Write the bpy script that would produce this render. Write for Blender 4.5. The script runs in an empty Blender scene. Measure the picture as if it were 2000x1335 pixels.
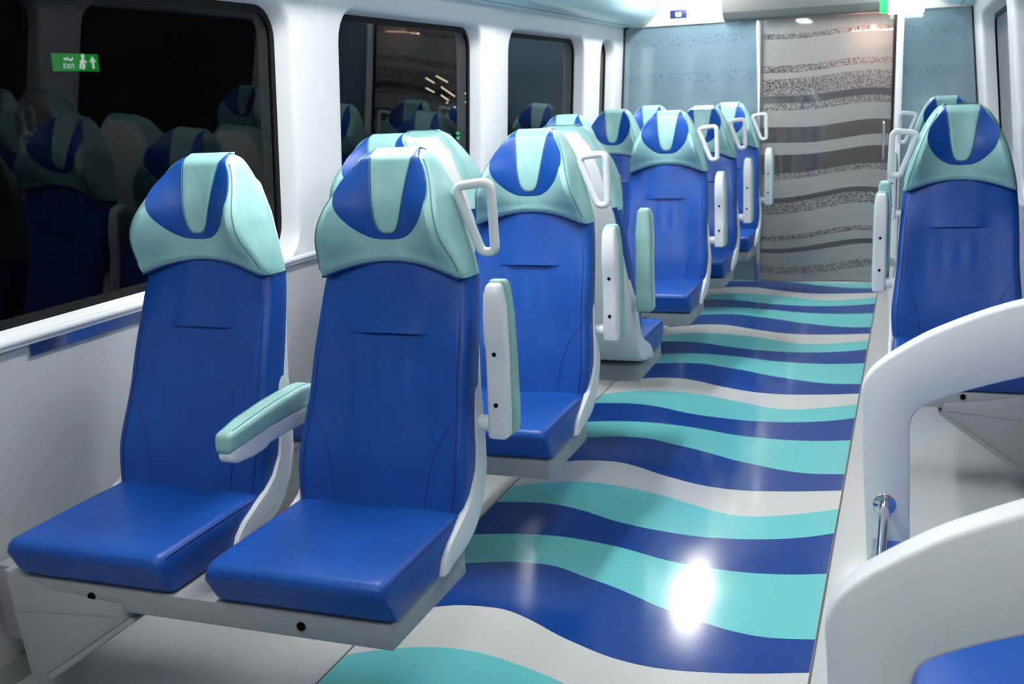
import bpy, bmesh, math, random
from mathutils import Vector, Matrix

random.seed(7)
scene = bpy.context.scene
COL = scene.collection

# ------------------------------------------------------------------ camera
YAW, PITCH, ROLL = math.radians(20.548), math.radians(12.827), math.radians(2.658)
FPX = 2109.0
CAM = Vector((0.0, 0.0, 1.505))
fw = Vector((-math.sin(YAW) * math.cos(PITCH), math.cos(YAW) * math.cos(PITCH), -math.sin(PITCH)))
rt = Vector((math.cos(YAW), math.sin(YAW), 0.0))
up = rt.cross(fw)
r2 = rt * math.cos(ROLL) - up * math.sin(ROLL)
u2 = rt * math.sin(ROLL) + up * math.cos(ROLL)
cd = bpy.data.cameras.new('camera')
cam = bpy.data.objects.new('camera', cd)
COL.objects.link(cam)
m = Matrix.Identity(4)
for i in range(3):
    m[i][0] = r2[i]; m[i][1] = u2[i]; m[i][2] = -fw[i]; m[i][3] = CAM[i]
cam.matrix_world = m
cd.sensor_width = 36.0
cd.lens = 36.0 * FPX / 2000.0
cd.clip_start = 0.02
cd.dof.use_dof = True
cd.dof.focus_distance = 3.0
cd.dof.aperture_fstop = 6.3
scene.camera = cam

# ------------------------------------------------------------------ world, exposure
w = bpy.data.worlds.new('night')
scene.world = w
w.use_nodes = True
w.node_tree.nodes['Background'].inputs[0].default_value = (0.0011, 0.0011, 0.0013, 1)
w.node_tree.nodes['Background'].inputs[1].default_value = 1.0
vs = scene.view_settings
vs.view_transform = 'Standard'
vs.look = 'None'
vs.gamma = 1.0
vs.use_curve_mapping = False
vs.exposure = 0.78
LAMP_STRENGTH = 46.0
LAMP_COLOR = (1.0, 0.985, 0.965)

# ------------------------------------------------------------------ materials
MATS = {}


def principled(name, color, rough=0.5, metal=0.0, spec=0.5, coat=0.0, emis=None, estr=0.0):
    mt = bpy.data.materials.new(name)
    mt.use_nodes = True
    b = mt.node_tree.nodes['Principled BSDF']
    b.inputs['Base Color'].default_value = (*color, 1)
    b.inputs['Roughness'].default_value = rough
    b.inputs['Metallic'].default_value = metal
    b.inputs['Specular IOR Level'].default_value = spec
    b.inputs['Coat Weight'].default_value = coat
    b.inputs['Coat Roughness'].default_value = 0.08
    if emis:
        b.inputs['Emission Color'].default_value = (*emis, 1)
        b.inputs['Emission Strength'].default_value = estr
    MATS[name] = mt
    return mt


def N(mt, typ, **kw):
    n = mt.node_tree.nodes.new(typ)
    for k, v in kw.items():
        setattr(n, k, v)
    return n


def L(mt, a, b):
    mt.node_tree.links.new(a, b)


def coords(mt, kind='Object'):
    return N(mt, 'ShaderNodeTexCoord').outputs[kind]


def add_bump(mt, scale, strength, dist=0.002, detail=3.0, second=None):
    b = mt.node_tree.nodes['Principled BSDF']
    n = N(mt, 'ShaderNodeTexNoise')
    n.inputs['Scale'].default_value = scale
    n.inputs['Detail'].default_value = detail
    L(mt, coords(mt), n.inputs['Vector'])
    src = n.outputs['Fac']
    bp = N(mt, 'ShaderNodeBump')
    bp.inputs['Strength'].default_value = strength
    bp.inputs['Distance'].default_value = dist
    L(mt, src, bp.inputs['Height'])
    if second:
        n2 = N(mt, 'ShaderNodeTexNoise')
        n2.inputs['Scale'].default_value = second[0]
        n2.inputs['Detail'].default_value = 2.0
        L(mt, coords(mt), n2.inputs['Vector'])
        bp2 = N(mt, 'ShaderNodeBump')
        bp2.inputs['Strength'].default_value = second[1]
        bp2.inputs['Distance'].default_value = second[2]
        L(mt, n2.outputs['Fac'], bp2.inputs['Height'])
        L(mt, bp.outputs['Normal'], bp2.inputs['Normal'])
        L(mt, bp2.outputs['Normal'], b.inputs['Normal'])
    else:
        L(mt, bp.outputs['Normal'], b.inputs['Normal'])


def vary_color(mt, c1, c2, scale):
    b = mt.node_tree.nodes['Principled BSDF']
    n = N(mt, 'ShaderNodeTexNoise')
    n.inputs['Scale'].default_value = scale
    n.inputs['Detail'].default_value = 4.0
    L(mt, coords(mt), n.inputs['Vector'])
    r = N(mt, 'ShaderNodeValToRGB')
    r.color_ramp.elements[0].position = 0.35
    r.color_ramp.elements[1].position = 0.65
    r.color_ramp.elements[0].color = (*c1, 1)
    r.color_ramp.elements[1].color = (*c2, 1)
    L(mt, n.outputs['Fac'], r.inputs['Fac'])
    L(mt, r.outputs['Color'], b.inputs['Base Color'])


mt = principled('blue_leather', (0.010, 0.072, 0.44), 0.38, spec=0.32)
vary_color(mt, (0.0055, 0.064, 0.325), (0.008, 0.079, 0.385), 6)
add_bump(mt, 420, 0.25, 0.0006, second=(14, 0.25, 0.004))
mt = principled('aqua_leather', (0.30, 0.62, 0.60), 0.42, spec=0.45)
vary_color(mt, (0.28, 0.535, 0.525), (0.33, 0.595, 0.585), 9)
add_bump(mt, 420, 0.25, 0.0006, second=(22, 0.5, 0.005))
mt = principled('pad_leather', (0.30, 0.57, 0.51), 0.45, spec=0.45)
vary_color(mt, (0.25, 0.46, 0.42), (0.32, 0.56, 0.52), 12)
add_bump(mt, 420, 0.25, 0.0006, second=(30, 0.2, 0.003))
principled('seam_and_shadow_blue', (0.004, 0.028, 0.20), 0.6)
principled('seam_aqua', (0.10, 0.26, 0.26), 0.6)
mt = principled('white_plastic', (0.74, 0.76, 0.78), 0.38, spec=0.45)
add_bump(mt, 300, 0.1, 0.0004)
mt = principled('white_frame', (0.78, 0.79, 0.81), 0.42, spec=0.4)
add_bump(mt, 300, 0.12, 0.0004)
mt = principled('wall_white', (0.76, 0.78, 0.80), 0.35, spec=0.45)
add_bump(mt, 220, 0.12, 0.0005)
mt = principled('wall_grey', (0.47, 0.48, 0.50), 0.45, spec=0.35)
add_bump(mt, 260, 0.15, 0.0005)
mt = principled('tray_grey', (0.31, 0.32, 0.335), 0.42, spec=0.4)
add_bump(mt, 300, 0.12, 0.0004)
principled('skirting_grey', (0.30, 0.32, 0.32), 0.5)
principled('seam_dark', (0.10, 0.10, 0.09), 0.7)
principled('black_rubber', (0.004, 0.004, 0.0045), 0.7, spec=0.2)
principled('black_hole', (0.002, 0.002, 0.002), 0.9, spec=0.1)
mt = principled('brushed_steel', (0.62, 0.64, 0.66), 0.28, metal=1.0)
principled('chrome', (0.72, 0.72, 0.72), 0.10, metal=1.0)
principled('steel_strip', (0.55, 0.57, 0.60), 0.18, metal=1.0)
mt = principled('duct_aqua', (0.56, 0.83, 0.85), 0.30, spec=0.5)
add_bump(mt, 200, 0.08, 0.0004)
principled('duct_groove', (0.22, 0.42, 0.46), 0.45)
principled('ceiling_white', (0.50, 0.51, 0.52), 0.5)
principled('header_shaded', (0.20, 0.205, 0.21), 0.35, spec=0.5)
principled('header_light', (0.66, 0.66, 0.64), 0.4)
principled('door_edge_black', (0.008, 0.008, 0.010), 0.3)
principled('sticker_navy', (0.010, 0.030, 0.16), 0.4)
principled('print_white', (0.80, 0.80, 0.80), 0.5)
principled('shelf_blue', (0.012, 0.10, 0.48), 0.45)
principled('vestibule_grey', (0.27, 0.28, 0.30), 0.5)
principled('vestibule_floor', (0.12, 0.13, 0.14), 0.4)
principled('pole_yellow', (0.75, 0.42, 0.03), 0.35)
principled('sign_green', (0.0, 0.25, 0.05), 0.4, emis=(0.02, 0.62, 0.10), estr=1.4)
principled('sign_white', (0.8, 0.8, 0.8), 0.4, emis=(0.95, 1.0, 0.97), estr=4.0)
principled('lamp_white', (0.9, 0.9, 0.9), 0.4, emis=LAMP_COLOR, estr=LAMP_STRENGTH)
principled('lamp_weak', (0.9, 0.9, 0.9), 0.4, emis=LAMP_COLOR, estr=LAMP_STRENGTH * 0.42)
principled('lamp_dim', (0.9, 0.9, 0.9), 0.4, emis=LAMP_COLOR, estr=LAMP_STRENGTH * 0.4)
principled('sign_print', (0.5, 0.5, 0.5), 0.4, emis=(0.85, 0.9, 0.88), estr=0.5)
principled('sign_dim_green', (0.0, 0.1, 0.02), 0.4, emis=(0.01, 0.30, 0.035), estr=0.5)
principled('lamp_warm', (0.9, 0.6, 0.5), 0.4, emis=(1.0, 0.52, 0.36), estr=26.0)
principled('far_light_yellow', (0.9, 0.8, 0.5), 0.4, emis=(1.0, 0.86, 0.5), estr=1.1)
principled('far_light_green', (0.1, 0.8, 0.2), 0.4, emis=(0.02, 0.75, 0.20), estr=0.9)
principled('lamp_frame', (0.55, 0.56, 0.57), 0.4)


def vinyl(name, c, c_spec, amount=0.62, rough=0.13):
    mt = principled(name, c, rough, spec=0.5)
    b = mt.node_tree.nodes['Principled BSDF']
    co = coords(mt)
    v = N(mt, 'ShaderNodeTexVoronoi')
    v.inputs['Scale'].default_value = 190
    L(mt, co, v.inputs['Vector'])
    n = N(mt, 'ShaderNodeTexNoise')
    n.inputs['Scale'].default_value = 60
    L(mt, co, n.inputs['Vector'])
    a = N(mt, 'ShaderNodeMath', operation='LESS_THAN')
    L(mt, v.outputs['Distance'], a.inputs[0])
    a.inputs[1].default_value = 0.26
    g = N(mt, 'ShaderNodeMath', operation='GREATER_THAN')
    L(mt, n.outputs['Fac'], g.inputs[0])
    g.inputs[1].default_value = amount
    mu = N(mt, 'ShaderNodeMath', operation='MULTIPLY')
    L(mt, a.outputs[0], mu.inputs[0])
    L(mt, g.outputs[0], mu.inputs[1])
    mix = N(mt, 'ShaderNodeMix', data_type='RGBA')
    L(mt, mu.outputs[0], mix.inputs['Factor'])
    mix.inputs[6].default_value = (*c, 1)
    mix.inputs[7].default_value = (*c_spec, 1)
    L(mt, mix.outputs[2], b.inputs['Base Color'])
    n2 = N(mt, 'ShaderNodeTexNoise')
    n2.inputs['Scale'].default_value = 5
    L(mt, co, n2.inputs['Vector'])
    mr = N(mt, 'ShaderNodeMapRange')
    mr.inputs['To Min'].default_value = rough - 0.05
    mr.inputs['To Max'].default_value = rough + 0.06
    L(mt, n2.outputs['Fac'], mr.inputs['Value'])
    L(mt, mr.outputs['Result'], b.inputs['Roughness'])
    return mt


vinyl('vinyl_blue', (0.005, 0.048, 0.27), (0.05, 0.14, 0.45))
vinyl('vinyl_aqua', (0.15, 0.56, 0.57), (0.09, 0.40, 0.42))
vinyl('vinyl_light', (0.60, 0.60, 0.59), (0.30, 0.30, 0.28))
vinyl('vinyl_grey', (0.52, 0.53, 0.54), (0.36, 0.36, 0.36))

# clear window glass: night outside, the lit saloon mirrored in it
mt = bpy.data.materials.new('window_glass')
mt.use_nodes = True
nt = mt.node_tree
nt.nodes.clear()
o_ = N(mt, 'ShaderNodeOutputMaterial')
tr = N(mt, 'ShaderNodeBsdfTransparent')
tr.inputs[0].default_value = (0.55, 0.58, 0.62, 1)
gl = N(mt, 'ShaderNodeBsdfGlossy')
gl.inputs['Roughness'].default_value = 0.01
gl.inputs['Color'].default_value = (0.75, 0.8, 0.85, 1)
fr = N(mt, 'ShaderNodeFresnel')
fr.inputs[0].default_value = 1.32
mx = N(mt, 'ShaderNodeMixShader')
L(mt, fr.outputs[0], mx.inputs[0])
L(mt, tr.outputs[0], mx.inputs[1])
L(mt, gl.outputs[0], mx.inputs[2])
L(mt, mx.outputs[0], o_.inputs[0])
MATS['window_glass'] = mt

# bluish back-coated glass of the fixed end panels, with faint printed dot bands
mt = principled('end_glass', (0.10, 0.19, 0.26), 0.06, spec=1.0, coat=0.6)
b = mt.node_tree.nodes['Principled BSDF']
co = coords(mt)
sep = N(mt, 'ShaderNodeSeparateXYZ')
L(mt, co, sep.inputs[0])
v = N(mt, 'ShaderNodeTexVoronoi')
v.inputs['Scale'].default_value = 55
L(mt, co, v.inputs['Vector'])
wv = N(mt, 'ShaderNodeTexWave', bands_direction='Z')
wv.inputs['Scale'].default_value = 1.1
wv.inputs['Distortion'].default_value = 1.6
wv.inputs['Detail'].default_value = 1.0
L(mt, co, wv.inputs['Vector'])
th = N(mt, 'ShaderNodeMath', operation='GREATER_THAN')
L(mt, wv.outputs['Fac'], th.inputs[0])
th.inputs[1].default_value = 0.82
ls = N(mt, 'ShaderNodeMath', operation='LESS_THAN')
L(mt, v.outputs['Distance'], ls.inputs[0])
ls.inputs[1].default_value = 0.40
mu = N(mt, 'ShaderNodeMath', operation='MULTIPLY')
L(mt, th.outputs[0], mu.inputs[0])
L(mt, ls.outputs[0], mu.inputs[1])
mix = N(mt, 'ShaderNodeMix', data_type='RGBA')
L(mt, mu.outputs[0], mix.inputs['Factor'])
mix.inputs[6].default_value = (0.16, 0.24, 0.30, 1)
mix.inputs[7].default_value = (0.11, 0.18, 0.23, 1)
L(mt, mix.outputs[2], b.inputs['Base Color'])

# sliding door: clear glass carrying a wavy frosted film with speckled bands
mt = bpy.data.materials.new('door_glass')
mt.use_nodes = True
nt = mt.node_tree
nt.nodes.clear()
o_ = N(mt, 'ShaderNodeOutputMaterial')
co = coords(mt)
sep = N(mt, 'ShaderNodeSeparateXYZ')
L(mt, co, sep.inputs[0])


def math_(op, a, b_):
    n = N(mt, 'ShaderNodeMath', operation=op)
    for i, q in enumerate((a, b_)):
        if q is None:
            continue
        if isinstance(q, (int, float)):
            n.inputs[i].default_value = q
        else:
            L(mt, q, n.inputs[i])
    return n.outputs[0]


sx = math_('SINE', math_('MULTIPLY', sep.outputs['X'], 5.2), None)
nz = N(mt, 'ShaderNodeTexNoise')
nz.inputs['Scale'].default_value = 1.7
nz.inputs['Detail'].default_value = 0.0
L(mt, co, nz.inputs['Vector'])
hz = math_('ADD', sep.outputs['Z'], math_('MULTIPLY', sx, 0.022))
hz = math_('ADD', hz, math_('MULTIPLY', math_('SUBTRACT', nz.outputs['Fac'], 0.5), 0.11))
hz = math_('DIVIDE', hz, 2.0)


def bands(stops):
    r = N(mt, 'ShaderNodeValToRGB')
    r.color_ramp.interpolation = 'CONSTANT'
    els = r.color_ramp.elements
    while len(els) < len(stops):
        els.new(0.5)
    for e, (p, v_) in zip(els, stops):
        e.position = p
        e.color = (v_, v_, v_, 1)
    L(mt, hz, r.inputs['Fac'])
    return r.outputs['Color']


# 0 clear, 0.5 speckled, 1 frosted ; height / 2 m
amt = bands([(0.0, 1.0), (0.035, 0.5), (0.06, 1.0), (0.115, 0.0), (0.135, 1.0), (0.165, 0.5), (0.185, 1.0),
             (0.27, 0.5), (0.315, 0.0), (0.335, 1.0), (0.40, 0.5), (0.425, 0.0), (0.49, 1.0), (0.535, 0.0),
             (0.59, 1.0), (0.655, 0.5), (0.68, 0.0), (0.71, 0.5), (0.775, 1.0), (0.80, 0.5), (0.825, 1.0),
             (0.925, 0.5), (0.945, 1.0)])
mp = N(mt, 'ShaderNodeMapping')
mp.inputs['Scale'].default_value = (1, 1, 1.35)
L(mt, co, mp.inputs['Vector'])
vo = N(mt, 'ShaderNodeTexNoise')
vo.inputs['Scale'].default_value = 85
vo.inputs['Detail'].default_value = 1.0
L(mt, mp.outputs[0], vo.inputs['Vector'])
dots = math_('GREATER_THAN', vo.outputs['Fac'], 0.515)
is_f = math_('GREATER_THAN', amt, 0.9)
is_s = math_('MULTIPLY', math_('GREATER_THAN', amt, 0.3), math_('LESS_THAN', amt, 0.7))
film = math_('MAXIMUM', is_f, math_('MULTIPLY', is_s, dots))
film = math_('MULTIPLY', film, 0.93)
tr = N(mt, 'ShaderNodeBsdfTransparent')
tr.inputs[0].default_value = (0.72, 0.74, 0.76, 1)
df = N(mt, 'ShaderNodeBsdfDiffuse')
df.inputs[0].default_value = (0.46, 0.46, 0.455, 1)
tl = N(mt, 'ShaderNodeBsdfTranslucent')
tl.inputs[0].default_value = (0.5, 0.5, 0.5, 1)
m1 = N(mt, 'ShaderNodeMixShader')
m1.inputs[0].default_value = 0.38
L(mt, df.outputs[0], m1.inputs[1])
L(mt, tl.outputs[0], m1.inputs[2])
m2 = N(mt, 'ShaderNodeMixShader')
L(mt, film, m2.inputs[0])
L(mt, tr.outputs[0], m2.inputs[1])
L(mt, m1.outputs[0], m2.inputs[2])
gl = N(mt, 'ShaderNodeBsdfGlossy')
gl.inputs['Roughness'].default_value = 0.03
fr = N(mt, 'ShaderNodeFresnel')
fr.inputs[0].default_value = 1.75
m3 = N(mt, 'ShaderNodeMixShader')
L(mt, fr.outputs[0], m3.inputs[0])
L(mt, m2.outputs[0], m3.inputs[1])
L(mt, gl.outputs[0], m3.inputs[2])
L(mt, m3.outputs[0], o_.inputs[0])
MATS['door_glass'] = mt

# ------------------------------------------------------------------ mesh helpers


def mesh(name, verts, faces, mat, angle=40, smooth=True, recalc=True):
    me = bpy.data.meshes.new(name)
    bm = bmesh.new()
    vv = [bm.verts.new(v) for v in verts]
    for f in faces:
        try:
            bm.faces.new([vv[i] for i in f])
        except ValueError:
            pass
    if recalc:
        bmesh.ops.recalc_face_normals(bm, faces=bm.faces)
    bm.to_mesh(me)
    bm.free()
    finish(me, mat, angle, smooth)
    return me


def finish(me, mat, angle=40, smooth=True):
    me.materials.append(MATS[mat])
    if smooth:
        for p in me.polygons:
            p.use_smooth = True
        me.set_sharp_from_angle(angle=math.radians(angle))


def obj(name, me, parent=None, loc=None, rot=None):
    o = bpy.data.objects.new(name, me)
    COL.objects.link(o)
    if parent:
        o.parent = parent
    if loc:
        o.location = loc
    if rot:
        o.rotation_euler = rot
    return o


def thing(name, label, cat, loc=(0, 0, 0), rz=0.0, group=None, me=None):
    o = obj(name, me, None, loc, (0, 0, rz))
    o['label'] = label
    o['category'] = cat
    if group:
        o['group'] = group
    return o


def structure(name, me=None, label=None, parent=None):
    o = obj(name, me, parent)
    if not parent:
        o['kind'] = 'structure'
        if label:
            o['label'] = label
    return o


def loft(rings, closed=True, cap=True, cap0=True):
    n = len(rings[0])
    verts = [p for r in rings for p in r]
    faces = []
    for i in range(len(rings) - 1):
        for j in range(n if closed else n - 1):
            a = i * n + j
            b_ = i * n + (j + 1) % n
            faces.append((a, b_, b_ + n, a + n))
    if cap:
        if cap0:
            faces.append(tuple(range(n)))
        k = (len(rings) - 1) * n
        faces.append(tuple(range(k + n - 1, k - 1, -1)))
    return verts, faces


def prism(name, poly, axis, a0, a1, mat, bevel=0.0, seg=3, angle=35, deform=None):
    """poly: list of 2D points in the plane across axis ('x': (y,z), 'y': (x,z), 'z': (x,y))"""
    def p3(p, a):
        if axis == 'x':
            return (a, p[0], p[1])
        if axis == 'y':
            return (p[0], a, p[1])
        return (p[0], p[1], a)
    bm = bmesh.new()
    v0 = [bm.verts.new(p3(p, a0)) for p in poly]
    v1 = [bm.verts.new(p3(p, a1)) for p in poly]
    bm.faces.new(v0)
    bm.faces.new(v1[::-1])
    n = len(poly)
    for i in range(n):
        bm.faces.new((v0[i], v1[i], v1[(i + 1) % n], v0[(i + 1) % n]))
    bmesh.ops.recalc_face_normals(bm, faces=bm.faces)
    if bevel:
        ed = [e for e in bm.edges if e.calc_face_angle(0) > math.radians(25)]
        bmesh.ops.bevel(bm, geom=ed, offset=bevel, segments=seg, profile=0.5, affect='EDGES', clamp_overlap=True)
    if deform:
        for v_ in bm.verts:
            v_.co = deform(v_.co)
    me = bpy.data.meshes.new(name)
    bm.to_mesh(me)
    bm.free()
    finish(me, mat, angle)
    return me


def box(name, x0, x1, y0, y1, z0, z1, mat, bevel=0.0, seg=2):
    return prism(name, [(x0, y0), (x1, y0), (x1, y1), (x0, y1)], 'z', z0, z1, mat, bevel, seg)


def tube(name, pts, r, mat, closed=False, n=10, ref=None):
    pts = [Vector(p) for p in pts]
    rings = []
    m_ = len(pts)
    prev = None
    for i, p in enumerate(pts):
        if closed:
            t = pts[(i + 1) % m_] - pts[i - 1]
        else:
            t = pts[min(i + 1, m_ - 1)] - pts[max(i - 1, 0)]
        t.normalize()
        if prev is None:
            a = Vector(ref) if ref else (Vector((0, 0, 1)) if abs(t.z) < 0.9 else Vector((0, 1, 0)))
            u = (a - t * a.dot(t)).normalized()
        else:
            u = (prev - t * prev.dot(t)).normalized()
        prev = u
        v_ = t.cross(u)
        rings.append([p + u * (r * math.cos(2 * math.pi * k / n)) + v_ * (r * math.sin(2 * math.pi * k / n)) for k in range(n)])
    verts, faces = loft(rings + ([rings[0]] if closed else []), True, not closed)
    me = mesh(name, verts, faces, mat, 50)
    if closed:
        bm = bmesh.new()
        bm.from_mesh(me)
        bmesh.ops.remove_doubles(bm, verts=bm.verts, dist=1e-5)
        bmesh.ops.recalc_face_normals(bm, faces=bm.faces)
        bm.to_mesh(me)
        bm.free()
        for p in me.polygons:
            p.use_smooth = True
    return me


def round_path(pts, r, seg=6, closed=True):
    out = []
    n = len(pts)
    for i in range(n):
        p = Vector(pts[i])
        if not closed and i in (0, n - 1):
            out.append(p)
            continue
        a = Vector(pts[i - 1])
        b_ = Vector(pts[(i + 1) % n])
        da, db = (a - p), (b_ - p)
        rr = min(r, da.length * 0.48, db.length * 0.48)
        s, e = p + da.normalized() * rr, p + db.normalized() * rr
        for k in range(seg + 1):
            t = k / seg
            out.append((1 - t) ** 2 * s + 2 * t * (1 - t) * p + t * t * e)
    return out


def interp(tab, x):
    if x <= tab[0][0]:
        return tab[0][1]
    for (a, va), (b_, vb) in zip(tab, tab[1:]):
        if x <= b_:
            t = (x - a) / (b_ - a)
            return va + (vb - va) * t
    return tab[-1][1]


def smooth_interp(tab, x):
    """Catmull-Rom through the table"""
    n = len(tab)
    if x <= tab[0][0]:
        return tab[0][1]
    if x >= tab[-1][0]:
        return tab[-1][1]
    for i in range(n - 1):
        if tab[i][0] <= x <= tab[i + 1][0]:
            break
    x0, y0 = tab[i]
    x1, y1 = tab[i + 1]
    h = x1 - x0
    m0 = (y1 - tab[i - 1][1]) / (x1 - tab[i - 1][0]) if i > 0 else (y1 - y0) / h
    m1_ = (tab[i + 2][1] - y0) / (tab[i + 2][0] - x0) if i < n - 2 else (y1 - y0) / h
    t = (x - x0) / h
    return ((2 * t ** 3 - 3 * t ** 2 + 1) * y0 + (t ** 3 - 2 * t ** 2 + t) * h * m0 +
            (-2 * t ** 3 + 3 * t ** 2) * y1 + (t ** 3 - t ** 2) * h * m1_)


def sstep(a, b_, x):
    t = min(1, max(0, (x - a) / (b_ - a)))
    return t * t * (3 - 2 * t)


def disc(name, r, mat, depth=0.004, n=16, axis='y'):
    pts = [(r * math.cos(2 * math.pi * k / n), r * math.sin(2 * math.pi * k / n)) for k in range(n)]
    return prism(name, pts, axis, -depth / 2, depth / 2, mat)


# ------------------------------------------------------------------ structure
Y0, YE = -2.4, 8.52          # saloon from behind the camera to the end wall
WLX = lambda z, d=0.0: -2.256 + 0.058 * z - d      # left wall leans in a little
WRX = lambda z, d=0.0: 0.55 - 0.094 * z + d        # right wall
ZTOP = 1.985
AX0, AX1 = -1.445, -0.203    # aisle covering

floor = structure('floor', box('floor', -2.40, 0.70, Y0, YE + 0.02, -0.05, 0.0, 'vinyl_grey'), 'grey vinyl floor with a striped aisle')
obj('aisle_vinyl', box('aisle_vinyl', AX0, AX1, Y0, YE - 0.02, 0.0, 0.0012, 'vinyl_light'), floor)
for x in (AX0, AX1):
    obj('floor_joint', box('floor_joint', x - 0.003, x + 0.003, Y0, YE - 0.02, 0.0, 0.0018, 'seam_dark'), floor)

WAVE = {
    0: [(-1.445, 2.66), (-1.32, 2.738), (-1.25, 2.77), (-1.15, 2.782), (-1.09, 2.775), (-1.0, 2.732), (-0.91, 2.675), (-0.83, 2.634), (-0.75, 2.598), (-0.68, 2.578), (-0.6, 2.568), (-0.5, 2.575), (-0.36, 2.603), (-0.2, 2.652)],
    1: [(-1.445, 3.01), (-1.38, 3.042), (-1.21, 3.1), (-1.11, 3.112), (-1.03, 3.1), (-0.94, 3.056), (-0.83, 3.008), (-0.73, 2.952), (-0.66, 2.91), (-0.56, 2.868), (-0.46, 2.827), (-0.34, 2.807), (-0.2, 2.831)],
    2: [(-1.445, 3.27), (-1.4, 3.288), (-1.26, 3.328), (-1.13, 3.342), (-1.01, 3.331), (-0.87, 3.298), (-0.71, 3.239), (-0.6, 3.218), (-0.45, 3.21), (-0.31, 3.23), (-0.2, 3.265)],
    3: [(-1.445, 3.598), (-1.36, 3.618), (-1.23, 3.628), (-1.1, 3.592), (-0.98, 3.532), (-0.88, 3.496), (-0.76, 3.469), (-0.64, 3.455), (-0.49, 3.47), (-0.37, 3.503), (-0.28, 3.544), (-0.2, 3.598)],
    4: [(-1.445, 3.766), (-1.34, 3.83), (-1.21, 3.876), (-1.09, 3.88), (-0.97, 3.851), (-0.83, 3.799), (-0.69, 3.726), (-0.6, 3.684), (-0.51, 3.674), (-0.44, 3.691), (-0.32, 3.749), (-0.2, 3.822)],
}
PERIOD = 1.363
XS = [AX0 + 0.004 + (AX1 - AX0 - 0.008) * k / 48 for k in range(49)]


def stripe(a, b_, shift, mat):
    lo = [min(YE - 0.03, max(Y0, smooth_interp(WAVE[a], x) + shift)) for x in XS]
    hi = [min(YE - 0.03, max(Y0, smooth_interp(WAVE[b_], x) + shift)) for x in XS]
    if max(h - l for h, l in zip(hi, lo)) < 0.002:
        return
    verts, faces = [], []
    for x, l, h in zip(XS, lo, hi):
        verts += [(x, l, 0.0024), (x, h, 0.0024), (x, h, 0.0008), (x, l, 0.0008)]
    for i in range(len(XS) - 1):
        k = 4 * i
        if hi[i] - lo[i] < 1e-5 and hi[i + 1] - lo[i + 1] < 1e-5:
            continue
        faces += [(k, k + 4, k + 5, k + 1), (k + 1, k + 5, k + 6, k + 2), (k + 3, k + 7, k + 4, k)]
    obj('wave_stripe', mesh('wave_stripe', verts, faces, mat, smooth=False, recalc=False), floor)


for c in range(-4, 5):
    for a, b_, mat in ((0, 1, 'vinyl_blue'), (1, 2, 'vinyl_aqua'), (2, 3, 'vinyl_blue'), (3, 4, 'vinyl_aqua')):
        stripe(a, b_, c * PERIOD, mat)


def rounded_rect(y0, y1, z0, z1, r, seg=6):
    pts = []
    for (cy, cz, a0) in ((y1 - r, z0 + r, -90), (y1 - r, z1 - r, 0), (y0 + r, z1 - r, 90), (y0 + r, z0 + r, 180)):
        for k in range(seg + 1):
            a = math.radians(a0 + 90 * k / seg)
            pts.append((cy + r * math.cos(a), cz + r * math.sin(a)))
    return pts


def outer_rect(y0, y1, z0, z1, hy0, hy1, hz0, hz1, r, seg=6):
    """points on the module outline matched one to one with rounded_rect"""
    pts = []
    h = seg / 2
    spec = (((hy1 - r, z0), (y1, z0), (y1, hz0 + r)), ((y1, hz1 - r), (y1, z1), (hy1 - r, z1)),
            ((hy0 + r, z1), (y0, z1), (y0, hz1 - r)), ((y0, hz0 + r), (y0, z0), (hy0 + r, z0)))
    for s, c, e in spec:
        for k in range(seg + 1):
            if k <= h:
                t = k / h
                pts.append((s[0] + (c[0] - s[0]) * t, s[1] + (c[1] - s[1]) * t))
            else:
                t = (k - h) / h
                pts.append((c[0] + (e[0] - c[0]) * t, c[1] + (e[1] - c[1]) * t))
    return pts


ZS, ZW = 0.945, 1.872       # sill and head of the window openings


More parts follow.
